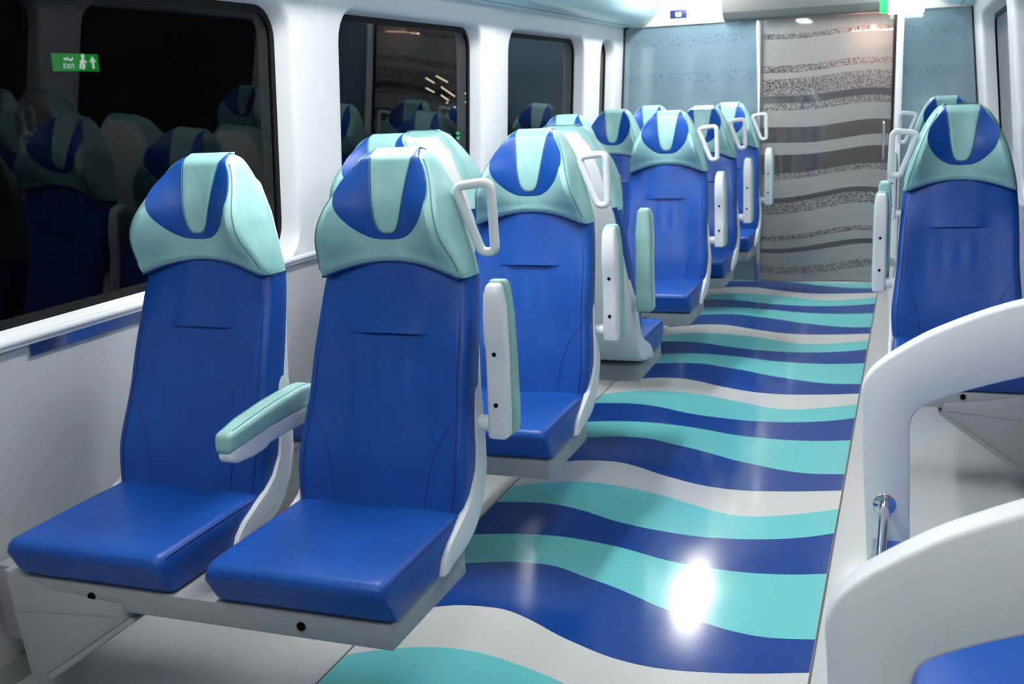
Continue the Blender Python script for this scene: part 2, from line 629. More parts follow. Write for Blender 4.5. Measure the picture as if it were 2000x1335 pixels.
def wall_module(wall, X, y0, y1, hole, num, side):
    g = 0.0015
    y0 += g
    y1 -= g
    P = lambda p, d=0.0: (X(p[1], d), p[0], p[1])
    if hole:
        a, b_ = hole
        r = min(0.13, (b_ - a) * 0.42)
        rings = [[P(p) for p in outer_rect(y0, y1, ZS - 0.03, ZTOP, a, b_, ZS, ZW, r)]]
        for off, d in ((0.022, 0.0), (0.013, 0.002), (0.006, 0.008), (0.0, 0.022), (-0.010, 0.085)):
            rings.append([P(p, d) for p in rounded_rect(a - off, b_ + off, ZS - min(off, 0.012), ZW + off, max(0.02, r + off))])
        v_, f_ = loft(rings, True, False)
        # turned edges of the module, so the joint shows
        n = len(rings[0])
        base = len(v_)
        v_ = list(v_) + [P((p[1], p[2]), 0.02) for p in rings[0]]
        f_ += [(j, (j + 1) % n, base + (j + 1) % n, base + j) for j in range(n)]
        obj('wall_panel', mesh('wall_panel', v_, f_, 'wall_white', 40), wall)
        # glazing, a thing of the setting with its own parts
        win = structure('window_%d' % num, None, 'dark saloon window with rounded corners, night outside')
        rr = max(0.02, r - 0.01)
        o1 = rounded_rect(a + 0.006, b_ - 0.006, ZS + 0.006, ZW - 0.006, rr)
        o2 = rounded_rect(a + 0.035, b_ - 0.035, ZS + 0.035, ZW - 0.035, max(0.015, rr - 0.03))
        rg = [[P(p, 0.082) for p in o1], [P(p, 0.074) for p in o1], [P(p, 0.074) for p in o2], [P(p, 0.084) for p in o2]]
        v_, f_ = loft(rg, True, False)
        obj('gasket', mesh('gasket', v_, f_, 'black_rubber', 30), win)
        ring = rounded_rect(a + 0.01, b_ - 0.01, ZS + 0.01, ZW - 0.01, rr)
        n = len(ring)
        f_ = [tuple(range(n))]
        me = mesh('pane', [P(p, 0.080) for p in ring], f_, 'window_glass', smooth=False, recalc=False)
        if (me.polygons[0].normal.x > 0) != (side == 'l'):
            me.flip_normals()
        obj('pane', me, win)
    else:
        v_ = [P(p) for p in ((y0, ZS - 0.03), (y1, ZS - 0.03), (y1, ZTOP), (y0, ZTOP))] + \
             [P(p, 0.03) for p in ((y0, ZS - 0.03), (y1, ZS - 0.03), (y1, ZTOP), (y0, ZTOP))]
        f_ = [(0, 1, 2, 3), (4, 5, 6, 7), (0, 1, 5, 4), (1, 2, 6, 5), (2, 3, 7, 6), (3, 0, 4, 7)]
        obj('wall_panel', mesh('wall_panel', v_, f_, 'wall_white', 30), wall)
    # lower panel, set slightly back, and the rounded sill ledge
    q = [(y0, 0.07), (y1, 0.07), (y1, ZS - 0.02), (y0, ZS - 0.02)]
    v_ = [P(p, 0.012) for p in q] + [P(p, 0.035) for p in q]
    f_ = [(0, 1, 2, 3), (4, 5, 6, 7), (0, 1, 5, 4), (1, 2, 6, 5), (2, 3, 7, 6), (3, 0, 4, 7)]
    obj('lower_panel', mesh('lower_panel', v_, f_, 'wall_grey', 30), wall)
    rings = []
    ya, yb = y0 + 0.02, y1 - 0.02
    for k, y in enumerate((ya, ya + 0.01, ya + 0.035, ya + 0.08, yb - 0.08, yb - 0.035, yb - 0.01, yb)):
        e = (0.05, 0.55, 0.85, 1, 1, 0.85, 0.55, 0.05)[k]
        ring = []
        for (dz, dd) in ((0.0, 0.02), (0.002, -0.001 * e), (-0.004, -0.005 * e), (-0.012, -0.006 * e), (-0.018, -0.004 * e), (-0.022, 0.004), (-0.024, 0.02)):
            ring.append(P((y, ZS - 0.002 + dz), dd))
        rings.append(ring)
    v_, f_ = loft(rings, True, True)
    obj('sill_ledge', mesh('sill_ledge', v_, f_, 'wall_white', 60), wall)


wl = structure('wall_left', None, 'white moulded left wall with window openings')
LEFT = [(-2.40, -0.10, (-1.90, -0.30)), (-0.10, 1.83, (0.05, 1.65)), (1.83, 3.775, (2.02, 3.60)), (3.775, 5.725, (3.96, 5.52)), (5.725, 7.66, (5.92, 7.45)), (7.66, 8.52, (7.87, 8.28))]
for i, (a, b_, h) in enumerate(LEFT):
    wall_module(wl, WLX, a, b_, h, i + 1, 'l')
wr = structure('wall_right', None, 'white moulded right wall with window openings')
RIGHT = [(-2.40, -0.55, (-2.1, -0.75)), (-0.55, 1.50, (-0.36, 1.30)), (1.50, 3.45, (1.69, 3.26)), (3.45, 5.42, (3.64, 5.26)), (5.42, 7.85, (5.62, 7.66)), (7.85, 8.52, None)]
for i, (a, b_, h) in enumerate(RIGHT):
    wall_module(wr, WRX, a, b_, h, i + 1 + len(LEFT), 'r')


def slab_along(name, X, y0, y1, z0, z1, d0, d1, mat, parent=None):
    v_ = [(X(z, d), y, z) for d in (d0, d1) for (y, z) in ((y0, z0), (y1, z0), (y1, z1), (y0, z1))]
    f_ = [(0, 1, 2, 3), (4, 5, 6, 7), (0, 1, 5, 4), (1, 2, 6, 5), (2, 3, 7, 6), (3, 0, 4, 7)]
    return mesh(name, v_, f_, mat, 30)


structure('baseboard_left', slab_along('baseboard_left', WLX, Y0, YE, 0.0, 0.072, -0.004, 0.05, 'skirting_grey'), 'grey skirting along the left wall')
structure('baseboard_right', slab_along('baseboard_right', WRX, Y0, YE, 0.0, 0.072, -0.004, 0.05, 'skirting_grey'), 'grey skirting along the right wall')
# thin steel strips under the sills
for a, b_ in ((2.205, 3.45), (4.15, 5.38), (6.1, 7.3)):
    o = obj('steel_strip', slab_along('steel_strip', WLX, a, b_, 0.881, 0.917, 0.006, 0.014, 'steel_strip'), wl)
# outer skin keeps the night out between the panels
obj('outer_skin', slab_along('outer_skin', WLX, Y0, YE, 0.0, ZS - 0.04, 0.05, 0.09, 'black_rubber'), wl)
obj('outer_skin', slab_along('outer_skin', WRX, Y0, YE, 0.0, ZS - 0.04, 0.05, 0.09, 'black_rubber'), wr)
obj('outer_skin', slab_along('outer_skin', WLX, Y0, YE, ZW + 0.04, ZTOP + 0.3, 0.05, 0.09, 'black_rubber'), wl)
obj('outer_skin', slab_along('outer_skin', WRX, Y0, YE, ZW + 0.04, ZTOP + 0.3, 0.05, 0.09, 'black_rubber'), wr)

# ceiling and the two ducts that run above the windows
ZC = 2.36
structure('ceiling', box('ceiling', -2.4, 0.75, Y0, YE + 0.1, ZC, ZC + 0.05, 'ceiling_white'), 'pale ceiling with lamps')


def duct(name, sgn, x0, label):
    prof = [(0.0, 1.978), (0.085, 1.982), (0.15, 1.990), (0.20, 2.005), (0.245, 2.040), (0.29, 2.10), (0.33, 2.17), (0.36, 2.25), (0.38, ZC), (-0.05, ZC), (-0.05, 1.978)]
    me = prism(name, [(x0 + sgn * p[0], p[1]) for p in prof], 'y', Y0, YE - 0.01, 'duct_aqua', angle=30)
    o = structure(name, me, label)
    g = prism('groove', [(x0 + sgn * p[0], p[1]) for p in ((0.080, 1.9795), (0.092, 1.9803), (0.092, 1.99), (0.080, 1.99))], 'y', Y0, YE - 0.02, 'duct_groove')
    obj('groove', g, o)


duct('trim_1', 1, WLX(1.98) - 0.005, 'aqua ceiling duct above the left windows')
duct('trim_2', -1, WRX(1.98) + 0.005, 'aqua ceiling duct above the right windows')

# rear wall behind the camera
structure('wall_back', box('wall_back', -2.4, 0.75, Y0 - 0.05, Y0, 0, ZC, 'wall_white'), 'plain white wall behind the camera')

# end wall: fixed glass, sliding glass door, header
we = structure('wall_front', None, 'glazed end wall of the saloon')
ZH = 1.972
GY = YE
gl1 = prism('glass_panel', [(WLX(0.07) + 0.0, 0.0), (-1.118, 0.0), (-1.118, ZH), (WLX(ZH), ZH)], 'y', GY, GY + 0.012, 'end_glass')
obj('glass_panel', gl1, we)
gl2 = prism('glass_panel', [(-0.085, 0.0), (WRX(0), 0.0), (WRX(ZH), ZH), (-0.085, ZH)], 'y', GY, GY + 0.012, 'end_glass')
obj('glass_panel', gl2, we)
obj('mullion', box('mullion', -1.122, -1.092, GY - 0.03, GY + 0.03, 0, ZH, 'brushed_steel', 0.005), we)
obj('mullion', box('mullion', -0.135, -0.085, GY - 0.03, GY + 0.03, 0, ZH, 'white_plastic', 0.008), we)
obj('edge_seal', prism('edge_seal', [(WLX(0.0), 0), (WLX(0.0) + 0.014, 0), (WLX(ZH) + 0.014, ZH), (WLX(ZH), ZH)], 'y', GY - 0.012, GY, 'door_edge_black'), we)
obj('edge_seal', prism('edge_seal', [(WRX(0.0), 0), (WRX(0.0) - 0.014, 0), (WRX(ZH) - 0.014, ZH), (WRX(ZH), ZH)], 'y', GY - 0.012, GY, 'door_edge_black'), we)
# header: pale panel over the left glass, curved door casing coloured darker for shade
obj('header_panel', box('header_panel', -2.1, -1.36, GY - 0.02, GY + 0.05, ZH, ZC, 'header_light', 0.004), we)
hp = [(GY - 0.02, ZH - 0.0), (GY - 0.09, ZH + 0.012), (GY - 0.14, ZH + 0.06), (GY - 0.17, ZH + 0.14), (GY - 0.17, ZC), (GY + 0.05, ZC), (GY + 0.05, ZH)]
obj('door_casing', prism('door_casing', hp, 'x', -1.36, -0.14, 'header_shaded', 0.004), we)
obj('header_panel', box('header_panel', -0.14, 0.42, GY - 0.03, GY + 0.05, ZH, ZC, 'header_light', 0.004), we)
obj('threshold', box('threshold', -1.12, -0.10, GY - 0.035, GY + 0.05, 0.0, 0.008, 'brushed_steel', 0.003), we)
d1 = structure('door_1', None, 'glass sliding door with wavy frosted bands')
obj('pane', box('pane', -1.090, -0.158, GY + 0.012, GY + 0.020, 0.012, ZH - 0.002, 'door_glass'), d1)
obj('edge_strip', box('edge_strip', -0.158, -0.137, GY - 0.002, GY + 0.026, 0.012, ZH - 0.002, 'door_edge_black'), d1)
hd = tube('door_handle', round_path([(-0.205, GY + 0.012, 1.20), (-0.205, GY - 0.035, 1.20), (-0.205, GY - 0.035, 0.93), (-0.205, GY + 0.012, 0.93)], 0.02, 5, False), 0.010, 'chrome')
obj('door_handle', hd, d1)

# vestibule seen through the clear bands of the door
vb = structure('wall_vestibule', None, 'dim vestibule beyond the glass door')
obj('vestibule_side', box('vestibule_side', -2.0, -1.95, GY + 0.1, GY + 2.6, 0, 2.3, 'vestibule_grey'), vb)
obj('vestibule_side', box('vestibule_side', 0.45, 0.5, GY + 0.1, GY + 2.6, 0, 2.3, 'vestibule_grey'), vb)
obj('vestibule_end', box('vestibule_end', -2.0, 0.5, GY + 2.6, GY + 2.65, 0, 2.3, 'vestibule_grey'), vb)
obj('vestibule_ceiling', box('vestibule_ceiling', -2.0, 0.5, GY + 0.1, GY + 2.6, 2.3, 2.35, 'vestibule_grey'), vb)
obj('vestibule_floor', box('vestibule_floor', -2.0, 0.5, GY + 0.06, GY + 2.6, -0.05, 0.0, 'vestibule_floor'), vb)

# ------------------------------------------------------------------ lamps
ME_WEAK = box('diffuser', -0.075, 0.075, -0.40, 0.40, -0.022, -0.006, 'lamp_weak', 0.004)
ME_LFRAME = box('lamp_frame', -0.10, 0.10, -0.43, 0.43, -0.012, 0.0, 'lamp_frame', 0.003)
for x, word, mat in ((-1.50, 'left', 'lamp_white'), (-0.25, 'right', 'lamp_dim')):
    dm = box('diffuser', -0.075, 0.075, -0.40, 0.40, -0.022, -0.006, mat, 0.004)
    for y, far in ((0.75, 'nearest the camera'), (2.9, 'above the first seats'), (5.2, 'above the middle seats'), (7.76, 'in front of the end door')):
        t = thing('ceiling_lamp', 'white rectangular ceiling lamp of the %s row, %s' % (word, far), 'lamp', (x, y, ZC), 0, 'ceiling lamps')
        obj('lamp_frame', ME_LFRAME, t)
        obj('diffuser', dm if y > 1 else ME_WEAK, t)
vl = thing('vestibule_lamp', 'warm pinkish lamp glowing behind the upper right of the glass door', 'lamp', (-0.30, GY + 0.22, 1.80))
obj('diffuser', box('diffuser', -0.15, 0.15, -0.04, 0.04, -0.06, 0.06, 'lamp_warm', 0.006), vl)
obj('hanger', box('hanger', -0.015, 0.015, -0.015, 0.015, 0.06, 0.50, 'lamp_frame', 0.003), vl)
vl = thing('vestibule_lamp', 'added white lamp on the vestibule ceiling, brightening the space beyond the door', 'lamp', (-0.75, GY + 1.5, 2.3))  # lamp added to brighten the vestibule behind the clear bands
obj('diffuser', box('diffuser', -0.35, 0.35, -0.14, 0.14, -0.03, -0.004, 'lamp_dim', 0.006), vl)
obj('lamp_frame', box('lamp_frame', -0.38, 0.38, -0.17, 0.17, -0.01, 0.0, 'lamp_frame', 0.003), vl)

# ------------------------------------------------------------------ seat prototype meshes
# local frame: x across, -y towards the sitter's knees, origin on the floor under the headrest base
YPL = lambda z: -0.175 + (z - 0.508) * (0.175 / 0.561)          # plane of the back front
BACK_HW = [(0.48, 0.222), (0.52, 0.232), (0.60, 0.238), (0.68, 0.232), (0.78, 0.224), (0.90, 0.220), (1.00, 0.214), (1.07, 0.207), (1.12, 0.205)]
ZCR = 0.915


def back_front(x, z):
    hw = interp(BACK_HW, z)
    y = YPL(z)
    a = abs(x) / hw
    y -= 0.016 * sstep(0.45, 0.95, a) * sstep(1.05, 0.80, z)       # side bolsters
    y -= 0.010 * math.exp(-((z - 0.62) / 0.09) ** 2)               # lumbar swell
    m_ = 1 - sstep(0.055, 0.115, abs(x))
    if z >= ZCR:
        y -= 0.008 * m_ * math.exp(-(z - ZCR) / 0.045)
    else:
        y += 0.006 * m_ * math.exp(-(ZCR - z) / 0.035)
        fan = math.sin(x * 95 + 0.6) * 0.0016 * math.exp(-((z - 0.82) / 0.055) ** 2) * (1 - sstep(0.05, 0.14, abs(x)))
        y += fan
    y += 0.0012 * math.sin(x * 60 + 1.0) * sstep(0.98, 1.06, z)
    return y


def make_back():
    zs = sorted(set([round(0.47 + 0.605 * k / 62, 4) for k in range(63)] + [ZCR, ZCR - 0.002, ZCR + 0.003, ZCR - 0.006]))
    rings = []
    nf = 40
    for z in zs:
        t = (z - 0.49) / 0.585
        hw = smooth_interp(BACK_HW, z)
        k_end = min(1, (z - 0.47) / 0.02) if z < 0.49 else 1.0
        inset = (1 - math.sqrt(max(0, 1 - (1 - k_end) ** 2))) * 0.02
        yb = YPL(z) + 0.088 - (0.02 if z < 0.6 else 0.0) * sstep(0.6, 0.5, z)
        ring = []
        r = 0.022
        for k in range(nf + 1):
            x = -(hw - r) + 2 * (hw - r) * k / nf
            arch = 0.052 * (1 - (x / hw) ** 2) * sstep(0.85, 1.075, z)
            ring.append((x, back_front(x, z) + inset, z + arch))
        ye = back_front(hw - r, z)
        for k in range(1, 5):
            a = math.radians(90 * k / 4)
            ring.append((hw - r + r * math.sin(a), ye + inset + r * (1 - math.cos(a)), z))
        ring.append((hw, (ye + yb) / 2 + 0.01, z))
        ring.append((hw - 0.002, yb - 0.01, z))
        ring.append((hw - 0.012, yb, z))
        ring.append((-hw + 0.012, yb, z))
        ring.append((-hw + 0.002, yb - 0.01, z))
        ring.append((-hw, (ye + yb) / 2 + 0.01, z))
        for k in range(4, 0, -1):
            a = math.radians(90 * k / 4)
            ring.append((-(hw - r + r * math.sin(a)), ye + inset + r * (1 - math.cos(a)), z))
        rings.append(ring)
    v_, f_ = loft(rings)
    return mesh('back_cushion', v_, f_, 'blue_leather', 50)


def surf_tube(name, pts, fn, r, mat, n=6):
    return tube(name, [(x, fn(x, z), z) for x, z in pts], r, mat, n=n)


def make_back_seams():
    out = []
    for s in (-1, 1):
        out.append(surf_tube('side_seam', [(s * (interp(BACK_HW, z) - 0.022), z) for z in [0.50 + 0.57 * k / 30 for k in range(31)]], lambda x, z: back_front(x, z) - 0.0002, 0.0022, 'seam_and_shadow_blue'))
        tab = [(0.505, 0.128), (0.56, 0.134), (0.62, 0.146), (0.67, 0.164), (0.71, 0.188), (0.735, 0.212)]
        out.append(surf_tube('side_seam', [(s * smooth_interp(tab, z), z) for z in [0.505 + 0.23 * k / 24 for k in range(25)]], lambda x, z: back_front(x, z) - 0.0001, 0.0014, 'seam_and_shadow_blue'))
    return out


# headrest
H0, H1 = 1.064, 1.388
HL = 0.040
HEAD_HW = [(1.066, 0.207), (1.10, 0.200), (1.14, 0.190), (1.17, 0.181), (1.21, 0.170), (1.25, 0.156), (1.29, 0.139), (1.325, 0.121), (1.355, 0.102), (1.375, 0.084), (1.388, 0.062)]
HEAD_G = [(1.066, 0.22), (1.10, 0.38), (1.15, 0.70), (1.20, 0.95), (1.25, 1.0), (1.30, 0.80), (1.35, 0.50), (1.388, 0.25)]


def head_front(x, z):
    y = (z - 1.069) * 0.18
    g = smooth_interp(HEAD_G, z)
    a = min(1.15, abs(x) / 0.135)
    y -= g * (0.034 + 0.070 * a * a) + 0.010
    if z > 1.360:
        y += 0.05 * ((z - 1.360) / 0.028) ** 2
    if z < 1.085:
        y += 0.010 * ((1.085 - z) / 0.019) ** 2
    return y


def make_head():
    zs = [H0 + (H1 - H0) * k / 44 for k in range(45)] + [1.3865, 1.3845]
    zs = sorted(set(zs))
    rings = []
    nf = 30
    for z in zs:
        hw = smooth_interp(HEAD_HW, z)
        yb = 0.082 + 0.02 * sstep(1.07, 1.3, z)
        if z > 1.365:
            yb -= 0.02 * ((z - 1.365) / 0.023) ** 2
        r = 0.026 * min(1, hw / 0.12)
        ring = []

        def lift(x):
            return HL * (1 - min(1, abs(x) / 0.19) ** 2) * (1 - sstep(1.066, 1.17, z))
        for k in range(nf + 1):
            x = -(hw - r) + 2 * (hw - r) * k / nf
            ring.append((x, head_front(x, z), z + lift(x)))
        ye = head_front(hw - r, z)
        for k in range(1, 6):
            a = math.radians(90 * k / 5)
            ring.append((hw - r + r * math.sin(a), ye + r * (1 - math.cos(a)), z))
        for t in (0.35, 0.7):
            ring.append((hw + 0.006 * t, ye + r + (yb - 0.015 - ye - r) * t, z))
        ring.append((hw + 0.002, yb - 0.012, z))
        ring.append((hw - 0.014, yb, z))
        ring.append((-hw + 0.014, yb, z))
        ring.append((-hw - 0.002, yb - 0.012, z))
        for t in (0.7, 0.35):
            ring.append((-hw - 0.006 * t, ye + r + (yb - 0.015 - ye - r) * t, z))
        for k in range(5, 0, -1):
            a = math.radians(90 * k / 5)
            ring.append((-(hw - r + r * math.sin(a)), ye + r * (1 - math.cos(a)), z))
        rings.append(ring)
    v_, f_ = loft(rings, True, True, False)
    return mesh('headrest', v_, f_, 'aqua_leather', 55)


BLUE_HW = [(1.1615, 0.012), (1.164, 0.034), (1.172, 0.056), (1.185, 0.076), (1.205, 0.097), (1.23, 0.115), (1.255, 0.125), (1.28, 0.127), (1.305, 0.121), (1.33, 0.107), (1.352, 0.090), (1.370, 0.077), (1.3815, 0.067)]
U_HW = [(1.1785, 0.007), (1.181, 0.015), (1.187, 0.0225), (1.197, 0.029), (1.215, 0.035), (1.25, 0.042), (1.29, 0.048), (1.33, 0.054), (1.36, 0.059), (1.3855, 0.062)]


def head_lift(x, z):
    return HL * (1 - min(1, abs(x) / 0.19) ** 2) * (1 - sstep(1.066, 1.17, z))


def patch(name, tab, off, mat, rows=34, cols=18):
    z0, z1 = tab[0][0], tab[-1][0]
    verts, faces = [], []
    for i in range(rows + 1):
        t = i / rows
        z = z0 + (z1 - z0) * (1 - math.cos(math.pi * t)) / 2
        h = smooth_interp(tab, z)
        for j in range(cols + 1):
            x = -h + 2 * h * j / cols
            e = min(1.0, min(h - abs(x), (z - z0) * 1.5) / 0.006)
            tp = sstep(1.358, 1.384, z)
            verts.append((x, head_front(x, z) - off * (0.25 + 0.75 * e) * (1 - 0.6 * tp), z + head_lift(x, z) + off * 0.7 * tp))
    n = cols + 1
    for i in range(rows):
        for j in range(cols):
            a = i * n + j
            faces.append((a, a + 1, a + 1 + n, a + n))
    # skirt so the patch has thickness
    loop = [j for j in range(n)] + [i * n + cols for i in range(1, rows + 1)] + [rows * n + j for j in range(cols - 1, -1, -1)] + [i * n for i in range(rows - 1, 0, -1)]
    b0 = len(verts)
    for k in loop:
        x, y, z = verts[k]
        verts.append((x, y + off + 0.004, z))
    for q in range(len(loop)):
        faces.append((loop[q], loop[(q + 1) % len(loop)], b0 + (q + 1) % len(loop), b0 + q))
    return mesh(name, verts, faces, mat, 60)


def make_head_lines():
    out = []
    for s in (-1, 1):
        pts = []
        for k in range(31):
            z = 1.085 + (1.36 - 1.085) * k / 30
            hw = smooth_interp(HEAD_HW, z)
            r = 0.026 * min(1, hw / 0.12)
            x = hw - r * 0.28
            y = head_front(hw - r, z) + r * 0.26
            pts.append((s * x, y, z))
        out.append(tube('wing_seam_and_shadow', pts, 0.0016, 'seam_aqua', n=6))
    pts = []
    for k in range(33):
        x = -0.196 + 0.392 * k / 32
        pts.append((x, head_front(x, 1.068) + 0.004, 1.064 + HL * (1 - min(1, abs(x) / 0.19) ** 2)))
    out.append(tube('wing_seam_and_shadow', pts, 0.0034, 'seam_and_shadow_blue', n=6))  # dark line painting the shadow gap under the headrest's arched base
    pts = []
    for k in range(41):
        a = k / 40
        tab = U_HW
        # down the left side, round the foot, up the right side
        if a <= 0.5:
            z = 1.366 - (1.366 - 1.1785) * math.sin(a * math.pi)
            x = -smooth_interp(tab, z)
        else:
            z = 1.366 - (1.366 - 1.1785) * math.sin(a * math.pi)
            x = smooth_interp(tab, z)
        pts.append((x, head_front(x, z) - 0.0032, z + head_lift(x, z)))
    return out, tube('piping', pts, 0.0013, 'seam_aqua', n=6)


def make_seat_cushion():
    hw = 0.230
    rings = []
    r = 0.024

    def section(x, d):
        """cushion outline in (y, z) at one x, drawn in by d towards the rounded flanks"""
        crown = -0.007 * math.exp(-(x / 0.11) ** 2)
        pts = []
        yf, zt = -0.616 + d * 0.8, 0.505 - d
        yb_, zb_ = -0.112, 0.400 + d * 0.25
        pts.append((-0.25, zb_))
        for k in range(1, 9):
            pts.append((-0.25 + (-0.560 + 0.25) * k / 8, zb_))
        pts += [(-0.572 + d * 0.5, zb_ + 0.002), (-0.580 + d * 0.5, zb_ + 0.010), (yf + 0.018, zb_ + 0.035), (yf + 0.006, zt - 0.036)]
        rr = 0.026
        for k in range(6):
            a = math.radians(90 * k / 5)
            pts.append((yf + rr * (1 - math.cos(a)), zt - rr * (1 - math.sin(a))))
        for k in range(1, 13):
            y = yf + rr + (yb_ - yf - rr) * k / 12
            pts.append((y, zt + crown * sstep(-0.57, -0.42, y) * (1 - d / r) + 0.003 * math.sin((y + 0.6) * 6)))
        return [(x, p[0], p[1]) for p in pts]
    xs = []
    for k in range(7):
        a = math.radians(90 * k / 6)
        xs.append((-hw + r * (1 - math.cos(a)), r * (1 - math.sin(a))))
    xs += [(-(hw - r) + 2 * (hw - r) * k / 20, 0.0) for k in range(1, 20)]
    xs += [(-x, d) for x, d in xs[6::-1]]
    for x, d in xs:
        rings.append(section(x, d))
    v_, f_ = loft(rings)
    me = mesh('seat_cushion', v_, f_, 'blue_leather', 60)
    seams = []
    for s in (-1, 1):
        pts = [(s * (hw - 0.0045), y, 0.505 - 0.0095 + 0.003 * math.sin((y + 0.6) * 6)) for y in [-0.13 - 0.44 * k / 20 for k in range(21)]]
        pts += [(s * (hw - 0.0048), -0.586, 0.4925), (s * (hw - 0.006), -0.594, 0.485)]
        seams.append(tube('piping', pts, 0.0026, 'seam_and_shadow_blue', n=6))
    return me, seams


def make_shell():
    F = [(-0.335, 0.404), (-0.318, 0.438), (-0.285, 0.465), (-0.229, 0.490), (-0.175, 0.512), (-0.133, 0.540), (-0.100, 0.586), (-0.080, 0.645), (-0.066, 0.71), (-0.035, 0.80), (0.010, 0.95), (0.050, 1.06), (0.074, 1.14), (0.084, 1.22), (0.090, 1.30), (0.088, 1.358)]
    K = [(-0.300, 0.401), (-0.262, 0.404), (-0.215, 0.408), (-0.165, 0.416), (-0.125, 0.430), (-0.090, 0.455), (-0.050, 0.508), (-0.020, 0.575), (0.002, 0.66), (0.024, 0.78), (0.060, 0.93), (0.094, 1.05), (0.112, 1.14), (0.122, 1.22), (0.126, 1.30), (0.112, 1.362)]
    HW = [(0.40, 0.243), (0.56, 0.246), (0.61, 0.245), (0.67, 0.238), (0.73, 0.228), (0.80, 0.220), (0.90, 0.212), (0.98, 0.205), (1.05, 0.197), (1.10, 0.184), (1.17, 0.166), (1.25, 0.143), (1.30, 0.122), (1.34, 0.094), (1.362, 0.066)]
    rings = []
    for (fy, fz), (ky, kz) in zip(F, K):
        hf = smooth_interp(HW, (fz + kz) / 2)
        dy, dz = ky - fy, kz - fz
        r = 0.16
        ring = []
        wd = 0.019 / hf
        for (sx_, t) in ((-1 + wd, 0.72), (1 - wd, 0.72), (1 - wd, 0.05), (1 - wd * 0.5, 0.0), (1 - 0.006, 0.06), (1, 0.22), (1, 0.70), (1 - 0.015, 0.92), (1 - 0.06, 1.0), (-1 + 0.06, 1.0), (-1 + 0.015, 0.92), (-1, 0.70), (-1, 0.22), (-1 + 0.006, 0.06), (-1 + wd * 0.5, 0.0), (-1 + wd, 0.05)):
            ring.append((sx_ * hf, fy + dy * t, fz + dz * t))
        rings.append(ring)
    v_, f_ = loft(rings)
    return mesh('seat_shell', v_, f_, 'white_plastic', 45)


def make_arm():
    body = [(-0.028, -0.036), (0.022, -0.036), (0.026, 0.05), (0.024, 0.20), (0.016, 0.30), (0.004, 0.362), (-0.022, 0.362), (-0.034, 0.335), (-0.038, 0.27), (-0.036, 0.215), (-0.028, 0.195), (-0.026, 0.10)]
    bme = prism('armrest_body', body, 'x', -0.026, 0.026, 'white_plastic', 0.011, 4, deform=lambda c: Vector((c.x * (1 - 0.30 * sstep(0.29, 0.375, c.z) ** 2), c.y, c.z)))
    pad = [(0.014, -0.036), (0.074, -0.032), (0.079, 0.03), (0.072, 0.16), (0.060, 0.28), (0.046, 0.366), (-0.002, 0.370), (0.006, 0.30), (0.014, 0.20), (0.016, 0.08)]
    tip = lambda c: Vector((c.x * (1 - 0.30 * sstep(0.29, 0.375, c.z) ** 2), c.y, c.z))
    pme = prism('armrest_pad', pad, 'x', -0.031, 0.031, 'pad_leather', 0.0135, 4, deform=tip)
    se = []
    for s in (-1, 1):
        pts = [(s * 0.0190, 0.0745, -0.018), (s * 0.0190, 0.0782, 0.03), (s * 0.0190, 0.0716, 0.16), (s * 0.0190, 0.0600, 0.28), (s * 0.0160, 0.0505, 0.335), (s * 0.013, 0.041, 0.360)]
        se.append(tube('piping', pts, 0.0020, 'seam_aqua', n=6))
    hole = [disc('screw_hole', 0.0058, 'black_hole', 0.003)]
    return bme, pme, se, hole[0]


def make_handle(s):
    y = 0.055
    path = round_path([(s * 0.160, y, 1.287), (s * 0.258, y, 1.298), (s * 0.262, y, 1.122), (s * 0.226, y, 1.118)], 0.026, 6, True)
    return tube('grab_handle', path, 0.0125, 'white_plastic', True, 10)


ME_BACK = make_back()
ME_BACK_SEAMS = make_back_seams()
ME_HEAD = make_head()
ME_BLUE = patch('blue_panel', BLUE_HW, 0.0022, 'blue_leather')
ME_U = patch('centre_panel', U_HW, 0.0042, 'aqua_leather', 30, 12)
ME_WING, ME_UPIPE = make_head_lines()
ME_CUSH, ME_CUSH_SEAMS = make_seat_cushion()
ME_SHELL = make_shell()
ME_ARM, ME_PAD, ME_PADSEAM, ME_HOLE = make_arm()
ME_HANDLE = {1: make_handle(1), -1: make_handle(-1)}
ME_PIVOT = prism('pivot', [(0.021 * math.cos(k * math.pi / 8), 0.021 * math.sin(k * math.pi / 8)) for k in range(16)], 'x', -0.035, 0.035, 'white_plastic', 0.003, 2, 50)


def add_arm(seat, x, lowered, s):
    """s: side of the seat the arm sits on"""
    a = obj('armrest', ME_ARM, seat, (x, -0.04, 0.695), (math.radians(90), 0, 0) if lowered else (math.radians(-2), 0, 0))
    p = obj('armrest_pad', ME_PAD, a)
    if lowered:
        for q in ME_PADSEAM:
            obj('piping', q, a)
    for z in (0.055, 0.185):
        obj('screw_hole', ME_HOLE, a, (0.0, -0.0275, z))
    obj('pivot', ME_PIVOT, a, (-s * 0.045, 0.0, 0.0))
    return a


